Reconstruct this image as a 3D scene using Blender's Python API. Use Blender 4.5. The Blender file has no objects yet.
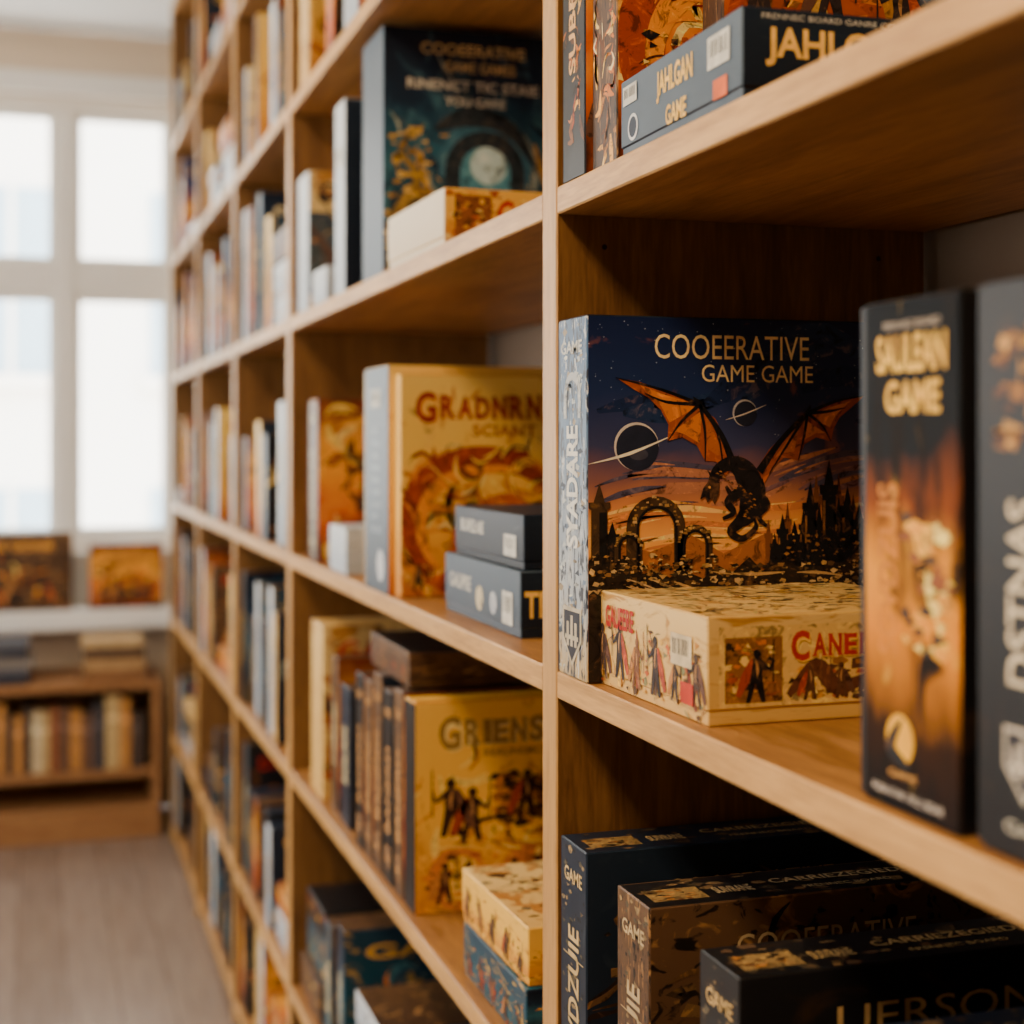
import bpy, math, random
from mathutils import Vector, Matrix
R = random.Random(7)
scene = bpy.context.scene

# ------------------------------------------------------------------ materials
def new_mat(name, rough=0.5, spec=0.5):
    m = bpy.data.materials.new(name); m.use_nodes = True
    nt = m.node_tree; b = nt.nodes['Principled BSDF']
    b.inputs['Roughness'].default_value = rough
    b.inputs['Specular IOR Level'].default_value = spec
    return m, nt, b
def ramp(nt, stops, interp='LINEAR'):
    r = nt.nodes.new('ShaderNodeValToRGB'); e = r.color_ramp.elements
    r.color_ramp.interpolation = interp
    while len(e) < len(stops): e.new(0.5)
    for i, (p, c) in enumerate(stops):
        e[i].position = p; e[i].color = (c[0], c[1], c[2], 1)
    return r
def math_n(nt, op, a, b=None, clamp=False):
    n = nt.nodes.new('ShaderNodeMath'); n.operation = op; n.use_clamp = clamp
    for i, v in enumerate((a, b)):
        if v is None: continue
        if isinstance(v, (int, float)): n.inputs[i].default_value = v
        else: nt.links.new(v, n.inputs[i])
    return n.outputs[0]
_flat = {}
def flat(c, rough=0.5, var=0.2):
    k = (tuple(round(v, 4) for v in c), rough)
    if k in _flat: return _flat[k]
    m, nt, b = new_mat('print_ink_%d' % len(_flat), rough, .15)
    tc = nt.nodes.new('ShaderNodeTexCoord')
    n = nt.nodes.new('ShaderNodeTexNoise'); n.inputs['Scale'].default_value = 60; n.inputs['Detail'].default_value = 4
    nt.links.new(tc.outputs['Object'], n.inputs['Vector'])
    r = ramp(nt, [(0.3, [v*(1-var) for v in c]), (0.7, [min(1, v*(1+var)) for v in c])])
    nt.links.new(n.outputs['Fac'], r.inputs[0]); nt.links.new(r.outputs[0], b.inputs['Base Color'])
    _flat[k] = m; return m
_paint = {}
def paint(c):
    """painterly printed colour: shadow / body / highlight brush variation of one hue"""
    k = tuple(round(v, 3) for v in c)
    if k in _paint: return _paint[k]
    m, nt, b = new_mat('printed_paint_%d' % len(_paint), .45, .22)
    tc = nt.nodes.new('ShaderNodeTexCoord'); mp = nt.nodes.new('ShaderNodeMapping'); mp.inputs['Location'].default_value = (len(_paint)*1.3, 0, len(_paint))
    nt.links.new(tc.outputs['UV'], mp.inputs[0])
    n = nt.nodes.new('ShaderNodeTexNoise'); n.inputs['Scale'].default_value = 15; n.inputs['Detail'].default_value = 6; n.inputs['Distortion'].default_value = 1.6; n.inputs['Roughness'].default_value = .65
    nt.links.new(mp.outputs[0], n.inputs['Vector'])
    dk = [v*.35 for v in c]; L = sum(c)/3
    hi = [min(.95, c[0]*1.5+.08), min(.9, c[1]*1.5+.035), min(.85, c[2]*1.3+.006)] if L > .02 else [c[0]+.12, c[1]+.05, c[2]+.015]
    r = ramp(nt, [(.38, dk), (.46, c), (.56, c), (.66, hi)])
    nt.links.new(n.outputs['Fac'], r.inputs[0]); nt.links.new(r.outputs[0], b.inputs['Base Color'])
    _paint[k] = m; return m
def art(name, stops, namt=0.25, nscale=3, seed=0, blots=(), rough=0.42, spec=.28):
    m, nt, b = new_mat(name, rough, spec)
    uv = nt.nodes.new('ShaderNodeTexCoord'); mp = nt.nodes.new('ShaderNodeMapping')
    mp.inputs['Location'].default_value = (seed*3.7, seed*1.9, seed)
    nt.links.new(uv.outputs['UV'], mp.inputs['Vector'])
    sp = nt.nodes.new('ShaderNodeSeparateXYZ'); nt.links.new(uv.outputs['UV'], sp.inputs[0])
    n = nt.nodes.new('ShaderNodeTexNoise'); n.inputs['Scale'].default_value = nscale; n.inputs['Detail'].default_value = 6
    n.inputs['Distortion'].default_value = 0.6
    nt.links.new(mp.outputs[0], n.inputs['Vector'])
    f = math_n(nt, 'ADD', sp.outputs[1], math_n(nt, 'MULTIPLY', math_n(nt, 'SUBTRACT', n.outputs['Fac'], 0.5), namt*2))
    r = ramp(nt, stops); nt.links.new(f, r.inputs[0]); col = r.outputs[0]
    for i, (c, th, sc, soft) in enumerate(blots):
        n2 = nt.nodes.new('ShaderNodeTexNoise'); n2.inputs['Scale'].default_value = sc; n2.inputs['Detail'].default_value = 5
        n2.inputs['Distortion'].default_value = 1.5
        m2 = nt.nodes.new('ShaderNodeMapping'); m2.inputs['Location'].default_value = (seed+i*5.3, i*2.7, 1)
        nt.links.new(uv.outputs['UV'], m2.inputs[0]); nt.links.new(m2.outputs[0], n2.inputs['Vector'])
        k = ramp(nt, [(th, (0, 0, 0)), (th+soft, (1, 1, 1))]); nt.links.new(n2.outputs['Fac'], k.inputs[0])
        mx = nt.nodes.new('ShaderNodeMix'); mx.data_type = 'RGBA'
        nt.links.new(k.outputs[0], mx.inputs[0]); nt.links.new(col, mx.inputs[6]); mx.inputs[7].default_value = (*c, 1)
        col = mx.outputs[2]
    nt.links.new(col, b.inputs['Base Color'])
    return m
def wood(name, scale, c1, c2, rough=0.42):
    m, nt, b = new_mat(name, rough, .35)
    tc = nt.nodes.new('ShaderNodeTexCoord'); mp = nt.nodes.new('ShaderNodeMapping')
    mp.inputs['Scale'].default_value = scale
    nt.links.new(tc.outputs['Object'], mp.inputs[0])
    n = nt.nodes.new('ShaderNodeTexNoise'); n.inputs['Scale'].default_value = 5; n.inputs['Detail'].default_value = 8
    n.inputs['Distortion'].default_value = 0.8; n.inputs['Roughness'].default_value = 0.65
    nt.links.new(mp.outputs[0], n.inputs['Vector'])
    n3 = nt.nodes.new('ShaderNodeTexNoise'); n3.inputs['Scale'].default_value = 38; n3.inputs['Detail'].default_value = 3
    nt.links.new(mp.outputs[0], n3.inputs['Vector'])
    f = math_n(nt, 'ADD', math_n(nt, 'MULTIPLY', n.outputs['Fac'], 0.7), math_n(nt, 'MULTIPLY', n3.outputs['Fac'], 0.3))
    r = ramp(nt, [(0.36, c1), (0.62, c2)])
    nt.links.new(f, r.inputs[0]); nt.links.new(r.outputs[0], b.inputs['Base Color'])
    bp = nt.nodes.new('ShaderNodeBump'); bp.inputs['Strength'].default_value = 0.08
    nt.links.new(n3.outputs['Fac'], bp.inputs['Height']); nt.links.new(bp.outputs[0], b.inputs['Normal'])
    return m
W1, W2 = (0.21, 0.085, 0.020), (0.44, 0.205, 0.055)  # shelf oak, darkened so the colour carries the shade under the boards
WOOD_Y = wood('oak_along_shelf_shaded', (9, 0.8, 9), W1, W2)
WOOD_Z = wood('oak_upright_shaded', (9, 9, 0.8), [v*.50 for v in W1], [v*.52 for v in W2])  # darker still: shade inside the bays painted into the upright oak
EDGE_Y = wood('oak_edge_band_lit', (9, 0.8, 9), (.40, .20, .055), (.66, .36, .11))  # lighter front banding, with brightness of the lit edge painted in
EDGE_Z = wood('oak_edge_band_lit_upright', (9, 9, 0.8), (.38, .19, .05), (.60, .32, .095))  # same painted brightening for the upright front edges
WOOD_X = wood('oak_cabinet', (1, 9, 9), (0.22, 0.09, 0.03), (0.36, 0.17, 0.06))

def plaster(name, c, rough=0.8):
    m, nt, b = new_mat(name, rough)
    n = nt.nodes.new('ShaderNodeTexNoise'); n.inputs['Scale'].default_value = 6; n.inputs['Detail'].default_value = 5
    r = ramp(nt, [(0.3, [v*0.94 for v in c]), (0.7, c)])
    nt.links.new(n.outputs['Fac'], r.inputs[0]); nt.links.new(r.outputs[0], b.inputs['Base Color'])
    return m
WALL = plaster('wall_plaster_cream', (0.70, 0.56, 0.40)); CEIL = plaster('ceiling_paint', (0.80, 0.80, 0.78))
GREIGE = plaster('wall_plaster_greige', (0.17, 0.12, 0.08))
FRAME = plaster('window_paint_white', (0.84, 0.80, 0.73), 0.4)

# ------------------------------------------------------------------ mesh accumulator
class M:
    def __init__(s): s.v = []; s.f = []; s.mi = []; s.uv = []; s.mats = []
    def idx(s, m):
        if m not in s.mats: s.mats.append(m)
        return s.mats.index(m)
    def poly(s, pts, mat, uv=None):
        o = len(s.v); s.v += [tuple(p) for p in pts]
        s.f.append(tuple(range(o, o+len(pts)))); s.mi.append(s.idx(mat))
        s.uv.append(uv or [(0.5, 0.5)]*len(pts))
    def box(s, lo, hi, mats, b=0.001):
        """chamfered box. mats: single material or dict keys -x +x -y +y -z +z"""
        lo, hi = Vector(lo), Vector(hi); c = (lo+hi)/2; h = (hi-lo)/2
        b = min(b, min(h)*0.45)
        def P(ax, sg):
            return Vector([c[i]+sg[i]*(h[i]-(0 if i == ax else b)) for i in range(3)])
        S = (-1, 1); faces = []
        for ax in range(3):
            o = [i for i in range(3) if i != ax]
            for sg in S:
                q = []
                for (p, r) in ((-1, -1), (1, -1), (1, 1), (-1, 1)):
                    t = [0, 0, 0]; t[ax] = sg; t[o[0]] = p; t[o[1]] = r; q.append(P(ax, t))
                faces.append(q)
        for ax in range(3):
            o = [i for i in range(3) if i != ax]
            for p in S:
                for r in S:
                    t1 = [0, 0, 0]; t1[o[0]] = p; t1[o[1]] = r; t2 = list(t1); t1[ax] = -1; t2[ax] = 1
                    faces.append([P(o[0], t1), P(o[0], t2), P(o[1], t2), P(o[1], t1)])
        for x in S:
            for y in S:
                for z in S: faces.append([P(0, (x, y, z)), P(1, (x, y, z)), P(2, (x, y, z))])
        for q in faces:
            n = (q[1]-q[0]).cross(q[2]-q[0]); fc = sum(q, Vector())/len(q)
            if n.dot(fc-c) < 0: q = q[::-1]; n = -n
            a = [abs(v) for v in n]; ax = a.index(max(a)) if len(q) == 4 else 2
            key = ('-' if n[ax] < 0 else '+')+'xyz'[ax]
            mt = mats.get(key, mats.get('*')) if isinstance(mats, dict) else mats
            uv = []
            for p in q:
                t = [(p[i]-lo[i])/max(1e-6, hi[i]-lo[i]) for i in range(3)]
                uv.append(((1-t[1]) if ax == 0 else t[0], t[1] if ax == 2 else t[2]))
            s.poly(q, mt, uv)
    def build(s, name, loc=(0, 0, 0), rz=0, parent=None, smooth=False):
        me = bpy.data.meshes.new(name+'_mesh'); me.from_pydata(s.v, [], s.f)
        for m in s.mats: me.materials.append(m)
        me.polygons.foreach_set('material_index', s.mi)
        ul = me.uv_layers.new(name='UVMap')
        ul.data.foreach_set('uv', [c for f in s.uv for p in f for c in p])
        me.update()
        ob = bpy.data.objects.new(name, me); ob.location = loc; ob.rotation_euler = (0, 0, rz)
        scene.collection.objects.link(ob)
        if parent: ob.parent = parent
        return ob

# ------------------------------------------------------------------ lettering
_tc = {}
def text_mesh(txt, bold=0.0):
    k = (txt, bold)
    if k in _tc: return _tc[k]
    cu = bpy.data.curves.new('t', 'FONT'); cu.body = txt; cu.offset = bold; cu.resolution_u = 3
    ob = bpy.data.objects.new('t', cu); scene.collection.objects.link(ob)
    bpy.context.view_layer.update()
    me = bpy.data.meshes.new_from_object(ob.evaluated_get(bpy.context.evaluated_depsgraph_get()))
    V = [(v.co.x, v.co.y) for v in me.vertices]; F = [tuple(p.vertices) for p in me.polygons]
    x0 = min(v[0] for v in V); x1 = max(v[0] for v in V); y0 = min(v[1] for v in V); y1 = max(v[1] for v in V)
    V = [((v[0]-x0)/(x1-x0), (v[1]-y0)/(y1-y0)) for v in V]
    bpy.data.objects.remove(ob); bpy.data.curves.remove(cu); bpy.data.meshes.remove(me)
    _tc[k] = (V, F); return _tc[k]

class Art:
    """Printed artwork on one face: local (a,b) metres -> 3D."""
    def __init__(s, m, O, U, V, N, w, h): s.m = m; s.O = Vector(O); s.U = Vector(U); s.V = Vector(V); s.N = Vector(N); s.w = w; s.h = h; s.l = 1
    def P(s, a, b, l): return s.O+s.U*a+s.V*b+s.N*(0.00010*l)
    def poly(s, pts, c, l=None):
        l = l or s.l; pts = [(min(max(p[0], 0.001), s.w-0.001), min(max(p[1], 0.001), s.h-0.001)) for p in pts]
        area = sum(pts[i][0]*pts[(i+1) % len(pts)][1]-pts[(i+1) % len(pts)][0]*pts[i][1] for i in range(len(pts)))
        if area < 0: pts = pts[::-1]
        mt = c if not isinstance(c, tuple) else paint(c)
        k = max(s.w, s.h)
        s.m.poly([s.P(a, b, l) for a, b in pts], mt, [(a/k, b/k) for a, b in pts] if isinstance(c, tuple) else [(a/s.w, b/s.h) for a, b in pts])
    def rect(s, x, y, w, h, c, l=None): s.poly([(x, y), (x+w, y), (x+w, y+h), (x, y+h)], c, l)
    def circle(s, x, y, r, c, l=None, n=24, ry=None):
        s.poly([(x+r*math.cos(t*2*math.pi/n), y+(ry or r)*math.sin(t*2*math.pi/n)) for t in range(n)], c, l)
    def ribbon(s, pts, ws, c, l=None, sub=5):
        n = len(pts); P = []; Wd = []
        for i in range(n-1):
            p0 = pts[max(0, i-1)]; p1 = pts[i]; p2 = pts[i+1]; p3 = pts[min(n-1, i+2)]
            for k in range(sub):
                t = k/sub
                P.append(tuple(0.5*((2*p1[j])+(-p0[j]+p2[j])*t+(2*p0[j]-5*p1[j]+4*p2[j]-p3[j])*t*t+(-p0[j]+3*p1[j]-3*p2[j]+p3[j])*t**3) for j in (0, 1)))
                Wd.append(ws[i]*(1-t)+ws[i+1]*t)
        P.append(tuple(pts[-1])); Wd.append(ws[-1]); L = []; Q = []
        for i, p in enumerate(P):
            a = P[max(0, i-1)]; b = P[min(len(P)-1, i+1)]
            d = Vector((b[0]-a[0], b[1]-a[1])); d = d.normalized() if d.length > 0 else Vector((1, 0))
            L.append((p[0]-d.y*Wd[i]/2, p[1]+d.x*Wd[i]/2)); Q.append((p[0]+d.y*Wd[i]/2, p[1]-d.x*Wd[i]/2))
        for i in range(len(P)-1): s.poly([L[i], L[i+1], Q[i+1], Q[i]], c, l)
    def strokes(s, n, pal, x0, x1, y0, y1, size, l=2, rr=None, swirl=1.0, mask=None, flow=0.0, thick=.17):
        """cluster of tapered brush strokes following a swirling flow"""
        r = rr or R; ph = r.uniform(0, 6)
        for i in range(n):
            x = r.uniform(x0, x1)*s.w; y = r.uniform(y0, y1)*s.h
            if mask and not mask(x/s.w, y/s.h): continue
            L = size*r.uniform(.4, 1.3); P = [(x, y)]
            for k in range(3):
                an = flow+swirl*(math.sin(P[-1][0]/s.w*9+ph)+math.cos(P[-1][1]/s.h*8-ph*1.7))*1.4
                P.append((P[-1][0]+math.cos(an)*L/3, P[-1][1]+math.sin(an)*L/3))
            t = L*thick*r.uniform(.6, 1.4); s.ribbon(P, [t*.3, t, t*.9, t*.2], r.choice(pal), l+(i % 4)*.5, 2)
    def chips(s, n, pal, x0, x1, y0, y1, size, l=2, rr=None, mask=None):
        """angular painted fragments (rubble, armour, stone)"""
        r = rr or R
        for i in range(n):
            x = r.uniform(x0, x1)*s.w; y = r.uniform(y0, y1)*s.h
            if mask and not mask(x/s.w, y/s.h): continue
            a0 = r.uniform(0, 3); k = r.choice((3, 4, 4, 5)); w = size*r.uniform(.3, 1.2); h = w*r.uniform(.3, .8)
            s.poly([(x+w*math.cos(a0+6.283*j/k)*r.uniform(.6, 1.1), y+h*math.sin(a0+6.283*j/k)*r.uniform(.6, 1.1)) for j in range(k)], r.choice(pal), l+(i % 4)*.3)
    def text(s, t, x, y, w, h, c, l=None, bold=0.0, rot=False, shadow=None):
        if shadow: s.text(t, x+h*0.05, y-h*0.05, w, h, shadow, (l or s.l), bold+0.03, rot); l = (l or s.l)+1
        V, F = text_mesh(t, bold); l = l or s.l; mt = flat(c) if isinstance(c, tuple) else c; mi = s.m.idx(mt)
        o = len(s.m.v)
        for a, b in V:
            p = (x+w*a, y+h*b) if not rot else (x+h*(1-b), y+w*a)
            s.m.v.append(tuple(s.P(p[0], p[1], l)))
        for f in F: s.m.f.append(tuple(i+o for i in f)); s.m.mi.append(mi); s.m.uv.append([(0.5, 0.5)]*len(f))
    def title(s, t, x, y, w, h, c, l=6, shadow=None):
        """storybook title: larger initial, serifs, drop shadow"""
        n = len(t); cw = w/(n+.5); X = x
        for i, ch in enumerate(t):
            big = 1.28 if i == 0 else 1.0; ww = cw*(1.4 if i == 0 else 1.0)*(.55 if ch == 'I' else 1)
            hh = h*big*(1+.05*math.cos(i/max(1, n-1)*6.283)); yy = y-(h*.18 if i == 0 else 0)
            s.text(ch, X, yy, ww*.84, hh, c, l, .035, False, shadow)
            if ch in 'RNIKMEAH':
                for q in (0, .62):
                    for e in (0, .93): s.rect(X+ww*q-ww*.04, yy+hh*e, ww*.30, hh*.07, flat(c), l+1.5) if not (ch in 'REK' and q and e) and not (ch == 'A' and e) else None
            X += ww
    def figure(s, x, y, h, c, l=None, rr=None):
        """armed warrior"""
        r = rr or R; w = h*0.30; k = r.choice((-1, 1)); l = l or s.l
        T = lambda a, b: (x+k*a*w, y+b*h)
        s.poly([T(-.75, 0), T(-.45, 0), T(-.1, .35), T(.3, 0), T(.62, 0), T(.35, .5), T(.45, .75), T(.18, .82), T(-.2, .82), T(-.5, .7), T(-.4, .45)], c, l)
        s.ribbon([T(-.35, .8), T(-.8, .45), T(-1.3, .12)], [h*.05, h*.2, h*.1], r.choice([(.35, .05, .02), (.12, .05, .03), (.5, .2, .05)]), l+.3, 3)
        s.circle(x+k*w*0.02, y+h*.9, h*.085, c, l+1, 10)
        s.ribbon([T(.3, .75), T(.9, .6), T(1.1, .8)], [h*.08, h*.06, h*.03], c, l+1.3, 2)
        s.ribbon([T(1.1, .35), T(1.12, 1.15)], [h*.025, h*.02], c, l+1.6, 2)
        s.ribbon([T(-.1, .8), T(.05, .6), T(.0, .45)], [h*.02, h*.06, h*.02], (.45, .22, .08), l+1.8, 2)
    def tower(s, x, y, w, h, c, l=None):
        s.poly([(x-w/2, y), (x+w/2, y), (x+w/2, y+h*.72), (x+w*.68, y+h*.74), (x+w*.68, y+h*.8), (x+w*.35, y+h*.8), (x, y+h), (x-w*.35, y+h*.8), (x-w*.68, y+h*.8), (x-w*.68, y+h*.74), (x-w/2, y+h*.72)], c, l)
    def arch(s, x, y, ro, ri, leg, c, l=None, a0=0, a1=180):
        n = 12; P = [(x+ro*math.cos(math.radians(a0+(a1-a0)*i/n)), y+ro*math.sin(math.radians(a0+(a1-a0)*i/n))) for i in range(n+1)]
        Q = [(x+ri*math.cos(math.radians(a0+(a1-a0)*i/n)), y+ri*math.sin(math.radians(a0+(a1-a0)*i/n))) for i in range(n+1)]
        for i in range(n): s.poly([P[i], P[i+1], Q[i+1], Q[i]], c, l)
        s.poly([(x+ri, y), (x+ri, y-leg), (x+ro, y-leg), (x+ro, y)], c, l)
        s.poly([(x-ro, y), (x-ro, y-leg), (x-ri, y-leg), (x-ri, y)], c, l)
    def sticker(s, x, y, w, h, l=8, c=(.60, .57, .48)):
        s.rect(x, y, w, h, flat(c), l)
        for i in range(9):
            a = x+w*(0.1+0.09*i); s.rect(a, y+h*.35, w*R.choice((.02, .045)), h*.5, flat((.03, .03, .03)), l+1)
    def crest(s, x, y, r, c, l=6):
        s.poly([(x-r, y+r), (x+r, y+r), (x+r, y-r*.2), (x, y-r*1.2), (x-r, y-r*.2)], flat(c), l)
        s.poly([(x-r*.85, y+r*.85), (x+r*.85, y+r*.85), (x+r*.85, y-r*.15), (x, y-r*1.0), (x-r*.85, y-r*.15)], flat((0.03, 0.03, 0.04)), l+1)
        for k in range(3): s.rect(x-r*.55+k*r*.42, y-r*.45, r*.24, r*(.9 if k != 1 else 1.15), flat(c), l+2)
        s.rect(x-r*.7, y-r*.2, r*1.4, r*.16, flat(c), l+3)

class Box(M):
    def __init__(s, sx, sy, sz, mats, lie=False):
        super().__init__(); s.d = (sx, sy, sz)
        tray = mats.get('tray', mats.get('*'))
        if lie:
            s.box((0, 0, sz*.14), (sx, sy, sz), mats, .0012)
            s.box((.0012, .0012, 0), (sx-.0012, sy-.0012, sz*.3), mats, .0008)
        else:
            s.box((0, 0, 0), (sx, sy*.93, sz), mats, .0012)
            s.box((.0012, sy*.6, .0012), (sx-.0012, sy, sz-.0012), tray, .0008)
        k = 1 if lie else .93
        s.F = Art(s, (0, 0, 0), (1, 0, 0), (0, 0, 1), (0, -1, 0), sx, sz)
        s.S = Art(s, (0, sy*k, 0), (0, -1, 0), (0, 0, 1), (-1, 0, 0), sy*k, sz)
        s.T = Art(s, (0, 0, sz), (1, 0, 0), (0, 1, 0), (0, 0, 1), sx, sy*k)

# art backgrounds
K = (0.008, 0.008, 0.010); GOLD = (0.66, 0.36, 0.06); CREAM = (0.80, 0.62, 0.32); RED = (0.42, 0.02, 0.01)
KF = flat(K)
A_SKY = art('cover_sunset_sky', [(0.20, (.20, .06, .015)), (0.30, (.80, .27, .03)), (0.38, (.92, .42, .08)), (0.46, (.66, .24, .07)), (0.55, (.24, .10, .09)), (0.64, (.045, .05, .13)), (0.78, (.012, .026, .10)), (1, (.006, .014, .065))], .07, 3, 1,
            [((.42, .13, .04), .62, 5, .2)])
A_NIGHT = art('cover_night_teal', [(0.05, (.10, .06, .01)), (0.3, (.01, .035, .06)), (0.5, (.02, .11, .17)), (0.75, (.007, .022, .05)), (1, (.003, .007, .018))], .2, 4, 2, [((.06, .17, .22), .56, 5, .2)])
A_NAVY = art('cover_navy', [(0, (.006, .011, .022)), (1, (.010, .019, .036))], .3, 4, 3, [((.03, .045, .06), .60, 5, .2)])
A_BLACK = art('cover_black', [(0, (.005, .005, .006)), (1, (.010, .009, .010))], .3, 4, 4, [((.04, .02, .008), .60, 6, .2)])
A_YEL = art('cover_yellow', [(0, (.50, .14, .012)), (0.3, (.82, .38, .035)), (0.7, (.86, .52, .085)), (1, (.86, .56, .13))], .2, 4, 5, [((.45, .09, .01), .58, 4, .12)])
A_YEL2 = art('cover_amber', [(0, (.60, .22, .02)), (0.4, (.84, .45, .045)), (1, (.82, .46, .065))], .2, 3, 6, [((.42, .14, .012), .60, 6, .15)])
A_CREAM = art('cover_parchment', [(0, (.66, .38, .10)), (1, (.76, .52, .19))], .2, 5, 7, [((.44, .18, .03), .53, 6, .08), ((.06, .028, .012), .59, 8, .04)])
A_CREAM2 = art('cover_parchment_plain', [(0, (.64, .37, .095)), (1, (.74, .48, .16))], .2, 5, 8, [((.46, .22, .04), .55, 5, .15)])
A_FIRE = art('cover_fire', [(0, (.04, .01, .006)), (0.3, (.62, .11, .008)), (0.6, (.88, .36, .025)), (1, (.16, .025, .008))], .4, 4, 9, [((.03, .010, .006), .58, 6, .08)])
A_BROWN = art('cover_brown', [(0, (.055, .026, .012)), (1, (.11, .055, .024))], .3, 4, 10, [((.34, .17, .055), .57, 8, .1), ((.01, .007, .005), .58, 12, .05)])
A_TEAL = art('cover_teal', [(0, (.008, .08, .11)), (1, (.01, .04, .07))], .3, 4, 11, [((.45, .27, .06), .57, 6, .08)])
A_BLUE = art('cover_slate_blue', [(0, (.048, .072, .10)), (1, (.075, .105, .14))], .3, 4, 12)
A_WHITE = art('pale_card_lit_spine', [(0, (.38, .43, .48)), (1, (.60, .63, .64))], .3, 4, 13, [((.15, .19, .24), .60, 9, .08)])  # white card; on row spines it carries window light in the colour
A_GLOW = art('spine_ember', [(0, (.004, .004, .005)), (0.16, (.03, .010, .002)), (0.34, (.72, .24, .006)), (0.46, (.78, .30, .010)), (0.58, (.22, .05, .004)), (0.70, (.008, .009, .011)), (1, (.004, .005, .007))], .16, 2.2, 14, [((.95, .58, .06), .61, 2.6, .16), ((.010, .006, .004), .51, 3.2, .16)], .62, .08)
A_PALE = art('spine_pale_art', [(0, (.50, .34, .14)), (0.25, (.40, .42, .42)), (0.6, (.10, .16, .24)), (1, (.06, .12, .22))], .3, 5, 15, [((.03, .035, .05), .52, 9, .05), ((.55, .54, .50), .60, 12, .05)])
WARM = [(.80, .38, .05), (.60, .17, .015), (.35, .06, .01), (.85, .55, .15), (.12, .04, .012)]
DARKS = [(.02, .012, .008), (.10, .035, .012), (.22, .08, .02), (.45, .18, .04)]
COOL = [(.02, .06, .10), (.04, .15, .2), (.01, .02, .05), (.26, .30, .27), (.5, .27, .05)]

def put(b, x, y, z, rz=0, name='board_game_box'):
    return b.build(name, (x, y, z), rz)

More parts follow.
